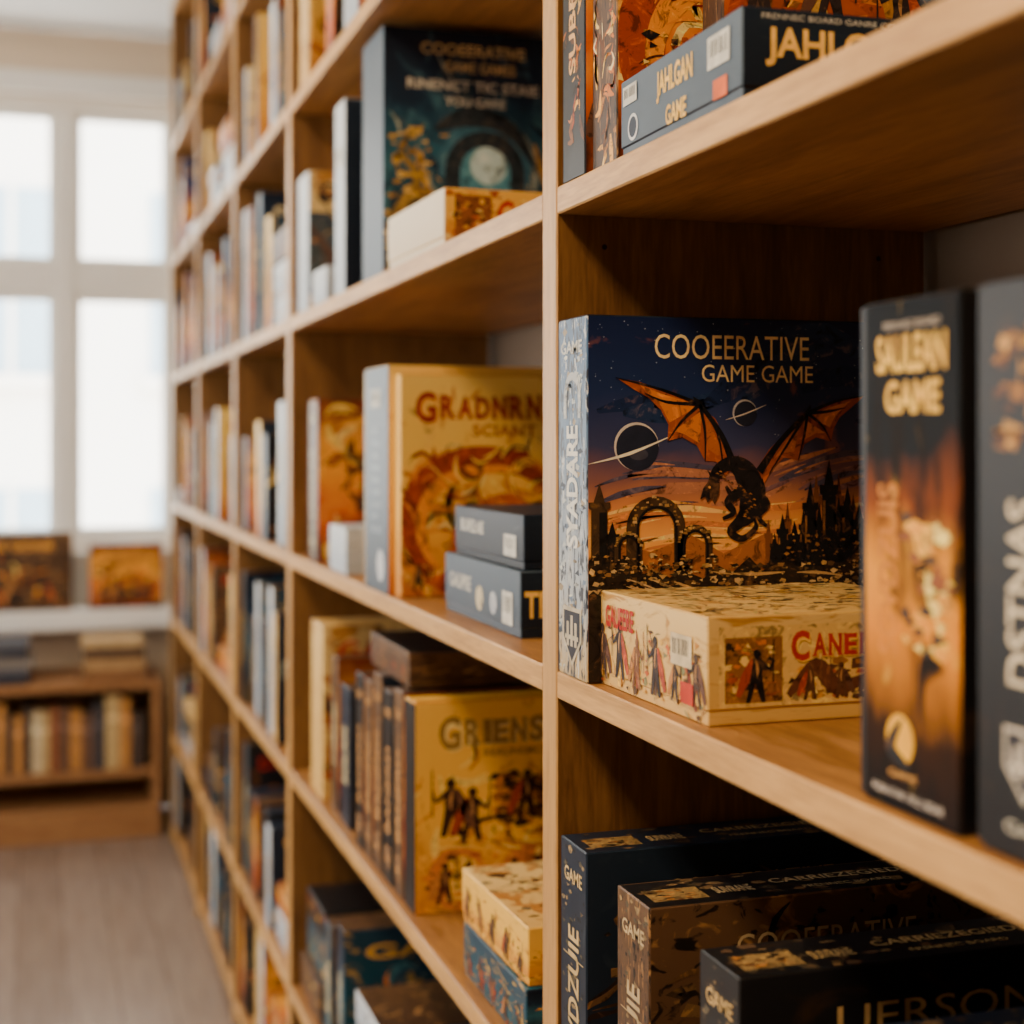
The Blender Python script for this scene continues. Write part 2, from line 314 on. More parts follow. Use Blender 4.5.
# ------------------------------------------------------------------ cover painters
def p_dragon(a):
    sx, sy = a.w/309, a.h/352
    C = lambda x, y: ((x-591)*sx, a.h-(y-317)*sy)
    def poly(P, c, l): a.poly([C(*p) for p in P], c, l)
    def rib(P, ws, c, l, sub=4): a.ribbon([C(*p) for p in P], [w*sx for w in ws], c, l, sub)
    rr = random.Random(3); W_ = flat((.6, .65, .75))
    a.strokes(55, [(.86, .40, .10), (.60, .20, .06), (.92, .55, .18)], -.02, 1, .34, .48, .07, 1, rr, .12, thick=.05)
    a.strokes(40, [(.20, .10, .12), (.34, .14, .10), (.08, .07, .13), (.45, .18, .10)], 0, 1, .47, .60, .08, 1, rr, .15, thick=.07)
    a.strokes(14, [(.010, .022, .08), (.014, .032, .10)], 0, 1, .68, .98, .10, 1, rr, .3, thick=.2)
    for i in range(90):
        x, y = C(rr.uniform(592, 890), rr.uniform(320, 440)); a.circle(x, y, rr.uniform(.00015, .0005), W_, 3.2, 6)
    # planets
    DP = flat((.018, .022, .045))
    x, y = C(637, 443); a.circle(x, y, 21*sx, flat((.62, .56, .52)), 3.5, 32); a.circle(x+.9*sx, y-1.2*sx, 20*sx, DP, 4, 32); a.circle(x+2*sx, y-7*sx, 9*sx, flat((.05, .05, .08)), 4.5, 16, 5*sx)
    rib([(592, 460), (630, 450), (672, 432)], [.3, 3, .3], flat((.95, .80, .64)), 5)
    x, y = C(741, 410); a.circle(x, y, 12*sx, flat((.5, .48, .5)), 3.5, 24); a.circle(x+.8*sx, y-.8*sx, 11.2*sx, DP, 4, 24)
    rib([(722, 417), (741, 411), (762, 402)], [.3, 1.4, .3], flat((.7, .6, .55)), 5)
    # far hills
    poly([(590, 550), (620, 535), (650, 545), (690, 530), (720, 548), (760, 530), (800, 535), (850, 515), (900, 520), (900, 600), (590, 600)], (.36, .12, .028), 5)
    # wings
    WM = (.36, .075, .015); WL = (.66, .19, .025)
    LW = [(730, 464), (724, 440), (712, 416), (695, 401), (668, 390), (640, 381), (618, 377), (634, 388), (648, 396), (660, 408), (667, 422), (666, 438), (680, 434), (694, 442), (702, 457), (713, 458), (722, 472)]
    RW = [(752, 466), (765, 446), (783, 428), (803, 410), (830, 399), (862, 392), (848, 404), (836, 414), (830, 425), (827, 438), (812, 434), (800, 441), (794, 457), (780, 454), (768, 465), (760, 480)]
    poly(LW, WM, 8); poly(RW, WM, 8)
    poly([(697, 403), (660, 392), (640, 384), (660, 404), (668, 420)], WL, 8.5); poly([(699, 408), (672, 428), (682, 431), (697, 440)], WL, 8.5); poly([(703, 412), (704, 445), (714, 452), (720, 450)], (.46, .12, .02), 8.5)
    poly([(803, 413), (826, 404), (848, 397), (832, 412), (826, 424)], WL, 8.5); poly([(800, 416), (822, 430), (812, 430), (799, 437)], WL, 8.5); poly([(796, 418), (790, 448), (778, 450), (770, 455)], (.46, .12, .02), 8.5)
    for B in ([(731, 466), (718, 432), (697, 402)], [(755, 468), (776, 438), (803, 410)]): rib(B, [8, 5, 4], K, 10)
    for B in ([(697, 402), (660, 388), (617, 377)], [(697, 402), (680, 418), (666, 438)], [(697, 402), (702, 430), (702, 458)], [(697, 402), (714, 430), (720, 468)], [(697, 402), (665, 400), (645, 392)],
              [(803, 410), (832, 398), (862, 392)], [(803, 410), (818, 422), (827, 438)], [(803, 410), (800, 432), (794, 457)], [(803, 410), (785, 438), (765, 470)], [(803, 410), (825, 408), (842, 404)]): rib(B, [3.6, 2.4, .8], K, 10.5)
    poly([(694, 404), (690, 394), (700, 400)], K, 11); poly([(800, 411), (806, 401), (807, 411)], K, 11)
    # body
    DB = (.012, .010, .012)
    rib([(708, 486), (713, 468), (727, 460), (740, 468), (748, 488), (744, 508), (735, 518), (727, 527), (738, 534), (751, 524), (750, 514)], [9, 10, 13, 22, 26, 20, 11, 8, 6, 5, 1], DB, 12, 5)
    poly([(716, 478), (706, 476), (700, 484), (697, 495), (702, 492), (704, 498), (708, 494), (711, 500), (715, 490)], DB, 13)
    poly([(708, 477), (704, 466), (712, 474)], DB, 14); poly([(713, 474), (714, 462), (719, 473)], DB, 14)
    rib([(735, 488), (724, 498), (730, 508), (719, 514)], [10, 8, 5, 3], DB, 13); rib([(750, 490), (762, 500), (754, 512), (762, 522)], [11, 8, 5, 3], DB, 13)
    rib([(738, 484), (728, 490), (722, 482)], [8, 5, 3], DB, 14)
    for p, q in ((716, 462), (724, 456), (733, 457), (742, 462), (750, 470), (757, 480)): poly([(p-3, q+4), (p+1, q-6), (p+4, q+5)], DB, 14)
    for i in range(26):
        q = i/25; p = (712+34*math.sin(q*2.2)+rr.uniform(-5, 5), 468+46*q); poly([(p[0]-2, p[1]), (p[0], p[1]-1.6), (p[0]+2, p[1]+.6)], rr.choice([(.28, .11, .03), (.14, .06, .02), (.45, .18, .05)]), 15)
    a.circle(*C(706, 483), 1.2*sx, flat((.9, .4, .1)), 16, 8)
    # castle, ruins, ground
    for x, w, t in ((764, 6, 515), (783, 6, 498), (812, 8, 470), (835, 8, 470), (850, 8, 490), (866, 10, 470), (888, 10, 480)):
        p = C(x, 585); a.tower(p[0], p[1], w*sx, (585-t)*sy, (.18, .06, .02), 11)
    for x, w, t in ((770, 7, 528), (778, 9, 510), (790, 10, 517), (799, 7, 505), (806, 12, 478), (815, 7, 500), (825, 14, 456), (835, 8, 492), (844, 12, 482), (856, 13, 500), (870, 12, 478), (884, 12, 500)):
        p = C(x, 585); a.tower(p[0], p[1], w*sx, (585-t)*sy, K, 12)
        a.rect(p[0]-w*.45*sx, p[1], w*.18*sx, (585-t)*sy*.68, (.22, .09, .028), 12.5)
        for j in range(2):
            q = C(x+rr.uniform(-2, 2), rr.uniform(530, 560)); a.circle(q[0], q[1], .9*sx, flat((.8, .4, .1)), 13, 6)
    poly([(766, 545), (785, 535), (800, 540), (830, 528), (898, 540), (898, 600), (760, 600)], K, 13)
    ST = (.06, .032, .016)
    p = C(602, 570); a.tower(p[0], p[1], 15*sx, 92*sy, ST, 12); a.rect(p[0], p[1], 7*sx, 64*sy, K, 12.5); p = C(614, 575); a.tower(p[0], p[1], 10*sx, 60*sy, K, 12)
    for cx, cy, ro, ri, lg in ((655, 522, 28, 17, 44), (692, 538, 17, 10, 32), (629, 540, 13, 8, 30)):
        p = C(cx, cy); a.arch(p[0], p[1], ro*sx, ri*sx, lg*sy, ST, 13); a.arch(p[0]+1*sx, p[1], (ri+2.5)*sx, ri*sx, lg*sy, KF, 13.5)
        for k in range(22):
            t = math.radians(8+164*k/21); r1 = (ri+rr.uniform(3.5, ro-ri))*sx; q = (p[0]+r1*math.cos(t), p[1]+r1*math.sin(t)); d = rr.uniform(1, 2.3)*sx
            a.poly([(q[0]-d, q[1]-d*.5), (q[0]+d, q[1]-d*.6), (q[0]+d*.8, q[1]+d*.6), (q[0]-d*.8, q[1]+d*.5)], rr.choice([(.42, .24, .08), (.24, .12, .04), (.58, .36, .14)]), 14)
    poly([(588, 552), (600, 545), (612, 556), (625, 550), (640, 566), (655, 564), (668, 570), (682, 564), (700, 572), (715, 560), (728, 567), (745, 552), (758, 566), (780, 555), (800, 566), (830, 560), (898, 556), (898, 668), (588, 668)], (.02, .013, .010), 14)
    TAN = [(.28, .14, .05), (.46, .27, .10), (.10, .05, .02), (.58, .38, .16), (.02, .015, .012), (.04, .03, .02)]
    a.chips(420, TAN, 0, .99, .225, .315, .0042, 15, rr)
    a.chips(90, TAN[:4]+[K], .0, .40, .30, .345, .0032, 15, rr)
    a.chips(70, [(.25, .11, .035), (.10, .045, .02), K], .6, .99, .31, .40, .003, 15, rr)
    a.strokes(14, [(.5, .3, .12), (.62, .42, .2)], .1, .8, .24, .30, .04, 17, rr, .15, thick=.05)
    c = (.95, .68, .34)
    p = C(654, 358); a.text('COOEERATIVE', p[0], p[1], 151*sx, 24*sy, c, 6, 0)
    p = C(699, 380); a.text('GAME GAME', p[0], p[1], 110*sx, 17*sy, c, 6, 0)

def p_arch(a):
    w, h = a.w, a.h; t1 = (.62, .42, .18)
    a.strokes(60, COOL, 0, 1, .35, .7, .08, 1, None, .8, thick=.12)
    a.text('COOEERATIVE', w*.22, h*.90, w*.62, h*.045, t1, 3, .01); a.text('GAME GAMES', w*.36, h*.835, w*.42, h*.04, t1, 3, .01)
    a.text('RINENCT TIC STAIE', w*.14, h*.76, w*.78, h*.040, (.75, .70, .58), 3, .01); a.text('YOU GARE', w*.36, h*.70, w*.36, h*.036, (.75, .70, .58), 3, .01)
    a.circle(w*.60, h*.46, w*.28, (.04, .14, .21), 3, 28); a.circle(w*.60, h*.45, w*.21, (.08, .27, .36), 3.5, 28); a.circle(w*.62, h*.47, w*.11, (.50, .68, .70), 4, 24)
    a.arch(w*.60, h*.44, w*.24, w*.15, h*.14, (.02, .03, .04), 5)
    a.ribbon([(w*.3, h*.60), (w*.5, h*.66), (w*.75, h*.62), (w*.92, h*.45)], [.004, .03, .022, .003], (.02, .03, .04), 5)
    a.poly([(0, 0), (w, 0), (w, h*.3), (w*.8, h*.34), (w*.7, h*.27), (w*.5, h*.33), (w*.35, h*.25), (w*.2, h*.33), (0, h*.22)], (.05, .035, .012), 6)
    a.chips(160, [(.62, .36, .05), (.42, .20, .02), (.08, .05, .02), (.08, .20, .22), (.80, .5, .12)], 0, 1, 0, .34, .010, 6.5, None)
    a.ribbon([(w*.1, h*.05), (w*.08, h*.25), (w*.2, h*.4), (w*.10, h*.52), (w*.24, h*.62)], [w*.10, w*.07, w*.05, w*.03, w*.005], (.30, .18, .04), 9)
    a.chips(70, [(.62, .36, .05), (.80, .5, .12), (.3, .16, .03)], .04, .26, .15, .6, .009, 9, None)
    for i in range(5): a.figure(w*(.3+.13*i), h*.2, h*.12, K, 11)

def p_serpent(a, t='GRADNRN', t2='SCIANT', c=(.30, .02, .01)):
    w, h = a.w, a.h
    a.strokes(70, [(.85, .5, .10), (.78, .35, .04), (.88, .62, .20), (.6, .2, .02)], 0, 1, 0, .68, .06, 1, None, 1, thick=.16)
    a.title(t, w*.10, h*.80, w*.88, h*.105, c, 6, shadow=(.85, .40, .05)); a.text(t2, w*.48, h*.72, w*.44, h*.055, (.40, .10, .02), 6, .02)
    a.ribbon([(w*.3, h*.02), (w*.10, h*.25), (w*.14, h*.48), (w*.42, h*.60), (w*.78, h*.60), (w*1.0, h*.50)], [w*.05, w*.16, w*.20, w*.20, w*.16, w*.08], (.33, .045, .01), 3.5, 6)
    a.ribbon([(w*.32, h*.04), (w*.14, h*.26), (w*.2, h*.46), (w*.45, h*.56), (w*.8, h*.57)], [w*.02, w*.06, w*.09, w*.08, w*.03], (.78, .26, .02), 4, 6)
    a.ribbon([(w*.15, h*.06), (w*.36, h*.12), (w*.45, h*.32), (w*.72, h*.42), (w*.9, h*.36)], [w*.02, w*.12, w*.15, w*.13, w*.05], (.50, .10, .01), 5, 6)
    a.ribbon([(w*.2, h*.10), (w*.38, h*.15), (w*.47, h*.34), (w*.7, h*.41)], [w*.01, w*.04, w*.06, w*.02], (.88, .5, .08), 5.5, 6)
    a.strokes(110, [(.25, .02, .008), (.72, .22, .02), (.92, .55, .10), (.08, .02, .01)], .04, .97, .03, .64, .035, 6, None, 1, thick=.09)
    for i in range(8): q = w*(.2+.09*i); a.poly([(q, h*.60), (q+w*.02, h*.68), (q+w*.05, h*.61)], (.25, .03, .01), 3)
    for i in range(3): a.figure(w*(.12+.2*i), h*.03, h*.12, K, 9)

def p_warriors(a, t='GRIENSK', t2='REAUNEMCR', c=(.30, .17, .04)):
    w, h = a.w, a.h
    a.strokes(60, [(.85, .5, .07), (.78, .35, .03), (.88, .6, .14), (.6, .25, .02)], 0, 1, 0, .7, .06, 1, None, 1, thick=.14)
    a.title(t, w*.16, h*.79, w*.92, h*.12, c, 6, shadow=(.92, .68, .25)); a.text(t2, w*.46, h*.73, w*.44, h*.035, c, 6, .01)
    a.chips(120, [(.12, .045, .015), (.03, .014, .01), (.5, .17, .02), (.3, .1, .02)], .54, .98, .40, .64, .011, 6, None)
    a.strokes(30, [(.55, .2, .02), (.3, .1, .02), (.88, .6, .14)], .1, .98, .30, .38, .03, 6, None, .2, thick=.1)
    for x, y, s in ((.24, .36, .28), (.38, .33, .26), (.75, .42, .24)): a.figure(w*x, h*y, h*s, (.03, .010, .008), 9)
    a.circle(w*.28, h*.16, w*.20, (.60, .20, .03), 4); a.circle(w*.30, h*.16, w*.14, (.85, .48, .07), 4.5); a.circle(w*.76, h*.16, w*.19, (.5, .16, .03), 4)
    a.chips(80, WARM, .05, .97, .02, .27, .010, 5, None)
    for x in (.2, .36, .66, .82): a.figure(w*x, h*.04, h*.2, (.07, .02, .012), 9)

def p_battle(a, n=5, tt=None, rr=None, pal=None, nst=60):
    w, h = a.w, a.h; rr = rr or R; s = min(w, h); pal = pal or DARKS+WARM[:3]
    a.strokes(nst//3, pal, .02, .98, .04, .75, s*.22, 1, rr, 1.1, thick=.10)
    a.chips(nst, pal, .02, .96, .05, .72, s*.07, 2.5, rr)
    for i in range(n):
        x = (i+.5)/n*w; a.ribbon([(x, h*.1), (x+s*rr.uniform(-.2, .2), h*.4), (x+s*rr.uniform(-.25, .25), h*.7)], [s*.05, s*.08, s*.01], rr.choice([(.45, .2, .03), (.1, .05, .03), (.55, .3, .06), (.25, .05, .02)]), 4, 3)
        a.figure(x, h*rr.uniform(.06, .2), h*rr.uniform(.4, .6) if h < w else h*.25, rr.choice([(.06, .03, .02), (.18, .07, .03), (.03, .02, .02)]), 6, rr)
    if tt: a.text(tt, w*.1, h*.80, w*.7, h*.11, RED, 11, .03)

def spine_std(a, t, c, crest=True, st=False):
    w, h = a.w, a.h
    a.text(t, w*.3, h*.26, h*.45, w*.42, c, 4, .02, rot=True)
    a.text('GAME', w*.15, h*.86, w*.7, h*.05, c, 4, .02)
    if crest: a.crest(w*.5, h*.13, w*.3, c)

# ------------------------------------------------------------------ bookcase
Z = [0.06, 0.36, 0.745, 1.130, 1.553, 1.940, 2.320]; TH = 0.024; DEP = 0.37
DIV = [-0.22, 1.237, 2.67, 3.45, 4.27, 5.10]; DT = 0.038
root = bpy.data.objects.new('wooden_bookcase', None); scene.collection.objects.link(root)
for i, y in enumerate(DIV):
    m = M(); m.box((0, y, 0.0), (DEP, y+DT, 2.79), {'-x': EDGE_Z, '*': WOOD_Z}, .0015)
    for zz in Z[2:6]:
        for xx in (.045, .32):
            m.poly([(xx+.0026*math.cos(t), y-.0002, zz+.372+.0026*math.sin(t)) for t in [j*math.pi/5 for j in range(10)]][::-1], flat((.02, .01, .006)))
    m.build('upright_%d' % (i+1), parent=root)
for j, z in enumerate(Z+[2.78]):
    for i in range(len(DIV)-1):
        m = M(); m.box((0.0005, DIV[i]+DT, z-TH), (DEP, DIV[i+1], z), {'-x': EDGE_Y, '*': WOOD_Y}, .0015); m.build('shelf_%d_%d' % (j, i), parent=root)
for i in range(len(DIV)-1):
    m = M(); m.box((0.03, DIV[i]+DT, 0), (0.045, DIV[i+1], Z[0]-TH), WOOD_Y); m.build('plinth_%d' % i, parent=root)

# ------------------------------------------------------------------ hero boxes, near bay
G = 0.0005
b = Box(.296, .0745, .305, {'-y': A_SKY, '-x': A_PALE, '*': A_NAVY}); p_dragon(b.F)
a = b.S; a.text('SYADARE', a.w*.30, a.h*.36, a.h*.34, a.w*.40, (.70, .66, .56), 5, .03, rot=True); a.text('GAME', a.w*.1, a.h*.90, a.w*.75, a.h*.035, (.6, .58, .5), 5, .02); a.crest(a.w*.5, a.h*.12, a.w*.33, (.5, .42, .28)); a.arch(a.w*.5, a.h*.78, a.w*.3, a.w*.2, a.h*.06, (.4, .4, .38), 4)
a.chips(120, [(.45, .46, .42), (.08, .12, .18), (.30, .22, .12), (.03, .04, .06), (.14, .2, .28)], .05, .95, .02, .98, .007, 1, None)
put(b, .000, 1.161, Z[3]+G)
b = Box(.225, .215, .077, {'-y': A_CREAM2, '-x': A_CREAM2, '+z': A_CREAM2, '*': A_CREAM2}, lie=True)
p_battle(b.S, 6, nst=120, pal=[(.68, .36, .06), (.5, .20, .03), (.10, .05, .02), (.70, .46, .15), (.55, .10, .02), (.22, .2, .08)]); b.S.text('GAUEERE', b.S.w*.12, b.S.h*.64, b.S.w*.27, b.S.h*.23, RED, 12, .03); b.S.sticker(b.S.w*.72, b.S.h*.48, b.S.w*.17, b.S.h*.30, 12, (.62, .48, .28))
b.S.rect(b.S.w*.80, b.S.h*.14, b.S.w*.10, b.S.h*.2, flat((.45, .04, .02)), 12)
F = b.F; F.rect(F.w*.04, F.h*.16, F.w*.92, F.h*.74, (.72, .44, .13), 1)
F.rect(F.w*.06, F.h*.2, F.w*.20, F.h*.6, (.25, .10, .02), 2); F.chips(70, WARM+DARKS, .07, .25, .24, .75, .006, 2.5, None); F.figure(F.w*.17, F.h*.2, F.h*.5, K, 5)
F.chips(130, [(.10, .04, .02), (.3, .12, .02), (.65, .3, .05), (.45, .08, .02), (.78, .52, .18)], .28, .9, .20, .56, .007, 2, None)
F.title('CANENTE', F.w*.29, F.h*.60, F.w*.42, F.h*.21, RED, 8, shadow=(.88, .5, .08)); F.ribbon([(F.w*.28, F.h*.25), (F.w*.38, F.h*.5), (F.w*.46, F.h*.3), (F.w*.6, F.h*.42)], [.004, .013, .012, .004], (.12, .04, .02), 5)
for i in range(3): F.figure(F.w*(.36+.11*i), F.h*.2, F.h*.34, (.1, .04, .02), 6)
rr = random.Random(12)
b.T.strokes(120, [(.10, .06, .02), (.45, .20, .04), (.25, .12, .04), (.35, .28, .08), (.70, .46, .15), (.60, .34, .07)], .02, .95, .03, .97, .03, 1, rr, 1.0, thick=.10); b.T.chips(360, [(.10, .06, .02), (.45, .20, .04), (.70, .46, .15), (.60, .34, .07), (.16, .12, .06), (.28, .2, .07)], .02, .97, .03, .97, .007, 3, rr)
put(b, .014, .958, Z[3]+G, math.radians(.5))
# foreground pair, spines to the aisle
b = Box(.27, .100, .277, {'-x': A_GLOW, '*': A_BLACK}); a = b.S; O1 = (.95, .50, .06)
a.chips(50, [(.95, .46, .02), (.85, .34, .008), (.98, .70, .14), (.25, .06, .004), (.02, .01, .005)], .45, .88, .32, .58, .010, 1, None)
a.text('SAULEAN', a.w*.14, a.h*.855, a.w*.74, a.h*.075, O1, 5, .03); a.text('GAME', a.w*.24, a.h*.775, a.w*.58, a.h*.065, O1, 5, .03); a.text('FRENNEC BOARD', a.w*.22, a.h*.94, a.w*.6, a.h*.016, (.5, .4, .3), 5)
a.text('SGVDZUIS', a.w*.16, a.h*.30, a.h*.34, a.w*.22, (.60, .20, .01), 5, .02, rot=True)
a.circle(a.w*.4, a.h*.14, a.w*.15, flat((.95, .44, .02)), 4); a.ribbon([(a.w*.5, a.h*.09), (a.w*.3, a.h*.12), (a.w*.42, a.h*.18)], [.004, .010, .002], K, 5); a.text('GAME', a.w*.28, a.h*.065, a.w*.3, a.h*.014, (.8, .4, .1), 5)
a.text('PUBAN FAR VRIUL BOAR', a.w*.1, a.h*.025, a.w*.75, a.h*.016, (.7, .6, .5), 5)
put(b, .010, .652, Z[3]+G, math.radians(-1))
b = Box(.27, .092, .278, {'-x': A_BLACK, '*': A_BLACK}); a = b.S
a.chips(60, [(.3, .12, .02), (.1, .04, .02), (.5, .25, .05)], .1, .9, .70, .93, .009, 1, None)
a.text('DSTNAS', a.w*.24, a.h*.30, a.h*.32, a.w*.26, (.75, .62, .42), 5, .01, rot=True); a.figure(a.w*.5, a.h*.76, a.h*.13, (.5, .25, .06), 6)
a.crest(a.w*.40, a.h*.17, a.w*.19, (.6, .52, .40)); a.text('GAME', a.w*.22, a.h*.045, a.w*.45, a.h*.022, (.7, .64, .5), 5)
put(b, .010, .549, Z[3]+G, math.radians(-1))
# near bay, upper shelf
b = Box(.25, .058, .30, {'-y': A_FIRE, '-x': A_BLACK, '*': A_BLACK}); p_battle(b.F, 4); b.S.strokes(60, WARM+DARKS, .1, .9, .1, .9, .03, 1, None, 1); b.S.text('SUBRIGE', b.S.w*.3, b.S.h*.3, b.S.h*.4, b.S.w*.3, (.75, .42, .15), 4, .02, rot=True); put(b, .003, 1.174, Z[4]+G)
b = Box(.24, .058, .28, {'-y': A_FIRE, '-x': A_BROWN, '*': A_BROWN}); p_serpent(b.F); b.S.strokes(90, WARM+DARKS+[(.8, .6, .3)], .1, .9, .02, .95, .03, 1, None, 1)
b.F.circle(b.F.w*.42, b.F.h*.22, .032, (.6, .09, .02), 10); b.F.chips(90, WARM+[(.5, .04, .01), K], .1, .9, .02, .4, .010, 10, None); put(b, .008, 1.114, Z[4]+G)
b = Box(.28, .222, .062, {'*': A_NAVY, '-x': A_BLUE}, lie=True); a = b.S
a.text('JAHLGAN', a.w*.34, a.h*.46, a.w*.30, a.h*.38, (.85, .50, .10), 5, .03); a.text('GAME', a.w*.42, a.h*.14, a.w*.17, a.h*.24, (.85, .50, .10), 5, .03)
a.circle(a.w*.12, a.h*.35, a.h*.17, flat((.6, .6, .58)), 4); a.circle(a.w*.12, a.h*.35, a.h*.13, flat((.03, .04, .06)), 5); a.sticker(a.w*.03, a.h*.66, a.w*.13, a.h*.24); a.sticker(a.w*.76, a.h*.5, a.w*.16, a.h*.36)
a.rect(a.w*.80, a.h*.14, a.w*.10, a.h*.22, flat((.65, .12, .02)), 6)
a = b.F; a.text('JAHLGAN', a.w*.06, a.h*.38, a.w*.40, a.h*.42, (.88, .52, .12), 5, .03); a.text('GAME', a.w*.52, a.h*.3, a.w*.22, a.h*.4, (.88, .52, .12), 5, .03)
a.text('FRENNEC BOARD GANRE COOFIRE GAME', a.w*.05, a.h*.88, a.w*.5, a.h*.06, (.6, .6, .55), 5)
put(b, .006, .888, Z[4]+G, math.radians(-1))
b = Box(.27, .22, .04, {'*': A_BLACK}, lie=True); p_battle(b.F, 5); put(b, .012, .47, Z[4]+G)
b = Box(.25, .04, .26, {'*': A_BROWN, '-y': A_FIRE}); p_battle(b.F, 4); put(b, .07, 1.050, Z[4]+.064)
# near bay, lower shelf
def dark_box(sx, sy, sz, mats, t, col, x, y, crest=True, stick=False):
    b = Box(sx, sy, sz, mats); F = b.F
    F.chips(160, [(.04, .024, .012), (.09, .045, .02), (.014, .011, .009), (.15, .08, .03)], .02, .98, .02, .78, .012, 1, None); F.strokes(40, [(.10, .05, .02), (.02, .012, .01)], .02, .98, .02, .8, .05, 2, None, 1.1, thick=.08)
    F.text(t, F.w*.22, F.h*.80, F.w*.48, F.h*.085, col, 7, 0.0); F.text('GAME GAME', F.w*.36, F.h*.70, F.w*.3, F.h*.05, col, 7)
    for i in range(4): F.figure(F.w*(.2+.2*i), F.h*.1, F.h*.25, (.04, .025, .018), 5)
    b.S.chips(90, [(.10, .08, .05), (.25, .17, .08), (.02, .02, .02)], .08, .92, .02, .98, .006, 1, None)
    spine_std(b.S, 'SVDZUIE', col, crest); b.S.rect(b.S.w*.1, b.S.h*.60, b.S.w*.8, .001, flat(col), 4); b.S.rect(b.S.w*.1, b.S.h*.22, b.S.w*.8, .001, flat(col), 4)
    T = b.T
    T.chips(70, [(.05, .035, .02), (.11, .06, .03), (.02, .02, .02), (.2, .12, .05)], .02, .98, .05, .95, .009, 1, None)
    T.text('CARRIEZEGIED', T.w*.36, T.h*.48, T.w*.36, T.h*.18, col, 4, .01); T.text('FRENNEC BOARD', T.w*.42, T.h*.2, T.w*.24, T.h*.10, col, 4)
    T.rect(T.w*.03, T.h*.2, T.w*.14, T.h*.45, (.26, .16, .055), 3); T.chips(30, DARKS, .03, .15, .22, .6, .005, 4, None)
    T.text('SUIVRANE', T.w*.20, T.h*.3, T.w*.1, T.h*.25, col, 4, .02)
    put(b, x, y, Z[2]+G)
dark_box(.33, .066, .243, {'*': A_NAVY}, 'COOFERATIVE', (.55, .38, .16), .002, 1.168)
dark_box(.33, .068, .232, {'*': A_BROWN, '-y': A_BROWN, '+z': A_BLACK}, 'COOFERATIVE', (.50, .36, .18), .008, 1.048)
dark_box(.33, .064, .231, {'*': A_BLACK}, 'UERSON', (.50, .32, .12), .008, .896)
dark_box(.33, .066, .225, {'*': A_NAVY}, 'JUNGAN', (.5, .36, .15), .014, .75)

# ------------------------------------------------------------------ second bay hero boxes
b = Box(.245, .14, .351, {'-y': A_NIGHT, '-x': A_BLUE, '*': A_NAVY}); p_arch(b.F); put(b, .022, 2.02, Z[4]+G)
b = Box(.19, .26, .066, {'-y': A_YEL2, '*': A_CREAM2, '-x': art('side_cream', [(0, (.60, .46, .26)), (1, (.68, .56, .36))], .3, 3, 21)}, lie=True)
a = b.F; a.chips(90, WARM+[(.85, .6, .2)]*3, .02, .98, .05, .95, .008, 1, None); a.rect(a.w*.07, a.h*.12, a.w*.23, a.h*.76, (.25, .08, .02), 4); a.chips(40, WARM, .08, .28, .16, .8, .006, 5, None); a.title('CANSTE', a.w*.34, a.h*.42, a.w*.56, a.h*.34, (.5, .03, .01), 8, shadow=(.88, .5, .08)); put(b, .008, 1.645, Z[4]+G, .02)
b = Box(.22, .11, .24, {'-y': A_CREAM, '-x': A_WHITE, '*': A_CREAM2}); b.F.rect(.0, .03, .22, .14, (.06, .07, .07), 1); p_battle(b.F, 4, pal=DARKS+COOL); b.F.text('ONTNIG', .02, .19, .16, .03, K, 12, .02); put(b, .010, 2.545, Z[4]+G)
b = Box(.2, .08, .30, {'*': A_WHITE, '-y': A_NAVY}); b.S.sticker(b.S.w*.2, .2, b.S.w*.6, .03); put(b, .014, 2.25, Z[4]+G)
b = Box(.2, .12, .06, {'*': A_WHITE}, lie=True); put(b, .010, 2.38, Z[4]+G)
# middle row
b = Box(.20, .030, .287, {'-y': A_YEL, '-x': A_YEL2, '*': A_YEL2}); p_serpent(b.F); put(b, .012, 1.875, Z[3]+G)
b = Box(.24, .15, .30, {'-x': A_BLUE, '*': A_CREAM2, '-y': A_YEL}); a = b.S
a.sticker(a.w*.3, a.h*.82, a.w*.4, a.h*.08)
for i in range(9): a.rect(a.w*.3, a.h*(.7-.055*i), a.w*R.uniform(.3, .42), a.h*.03, (.2, .25, .3), 3)
a.circle(a.w*.7, a.h*.12, a.w*.15, (.6, .6, .6), 3); put(b, .003, 1.908, Z[3]+G)
b = Box(.25, .08, .27, {'-y': A_FIRE, '-x': A_BROWN, '*': A_FIRE}); b.F.strokes(90, WARM+[(.95, .6, .1)], .05, .95, .05, .95, .05, 1, None, 1.2); b.F.figure(b.F.w*.35, b.F.h*.3, b.F.h*.4, (.05, .015, .01), 5); spine_std(b.S, 'FANTAR', (.6, .5, .3)); put(b, .012, 2.47, Z[3]+G)
b = Box(.2, .13, .07, {'*': A_WHITE}, lie=True); put(b, .010, 2.22, Z[3]+G)
b = Box(.24, .29, .068, {'*': A_BLUE, '-y': A_NAVY}, lie=True); a = b.S; a.sticker(a.w*.8, a.h*.15, a.w*.12, a.h*.5); a.text('GAUPRE', a.w*.08, a.h*.45, a.w*.3, a.h*.25, (.6, .55, .45), 3, .02); a.circle(a.w*.5, a.h*.4, a.h*.2, (.6, .5, .3), 3); a.circle(a.w*.68, a.h*.4, a.h*.18, (.4, .42, .45), 3)
b.F.text('TIM', b.F.w*.02, b.F.h*.3, b.F.w*.16, b.F.h*.4, (.88, .50, .10), 3, .03); put(b, .034, 1.445, Z[3]+G)
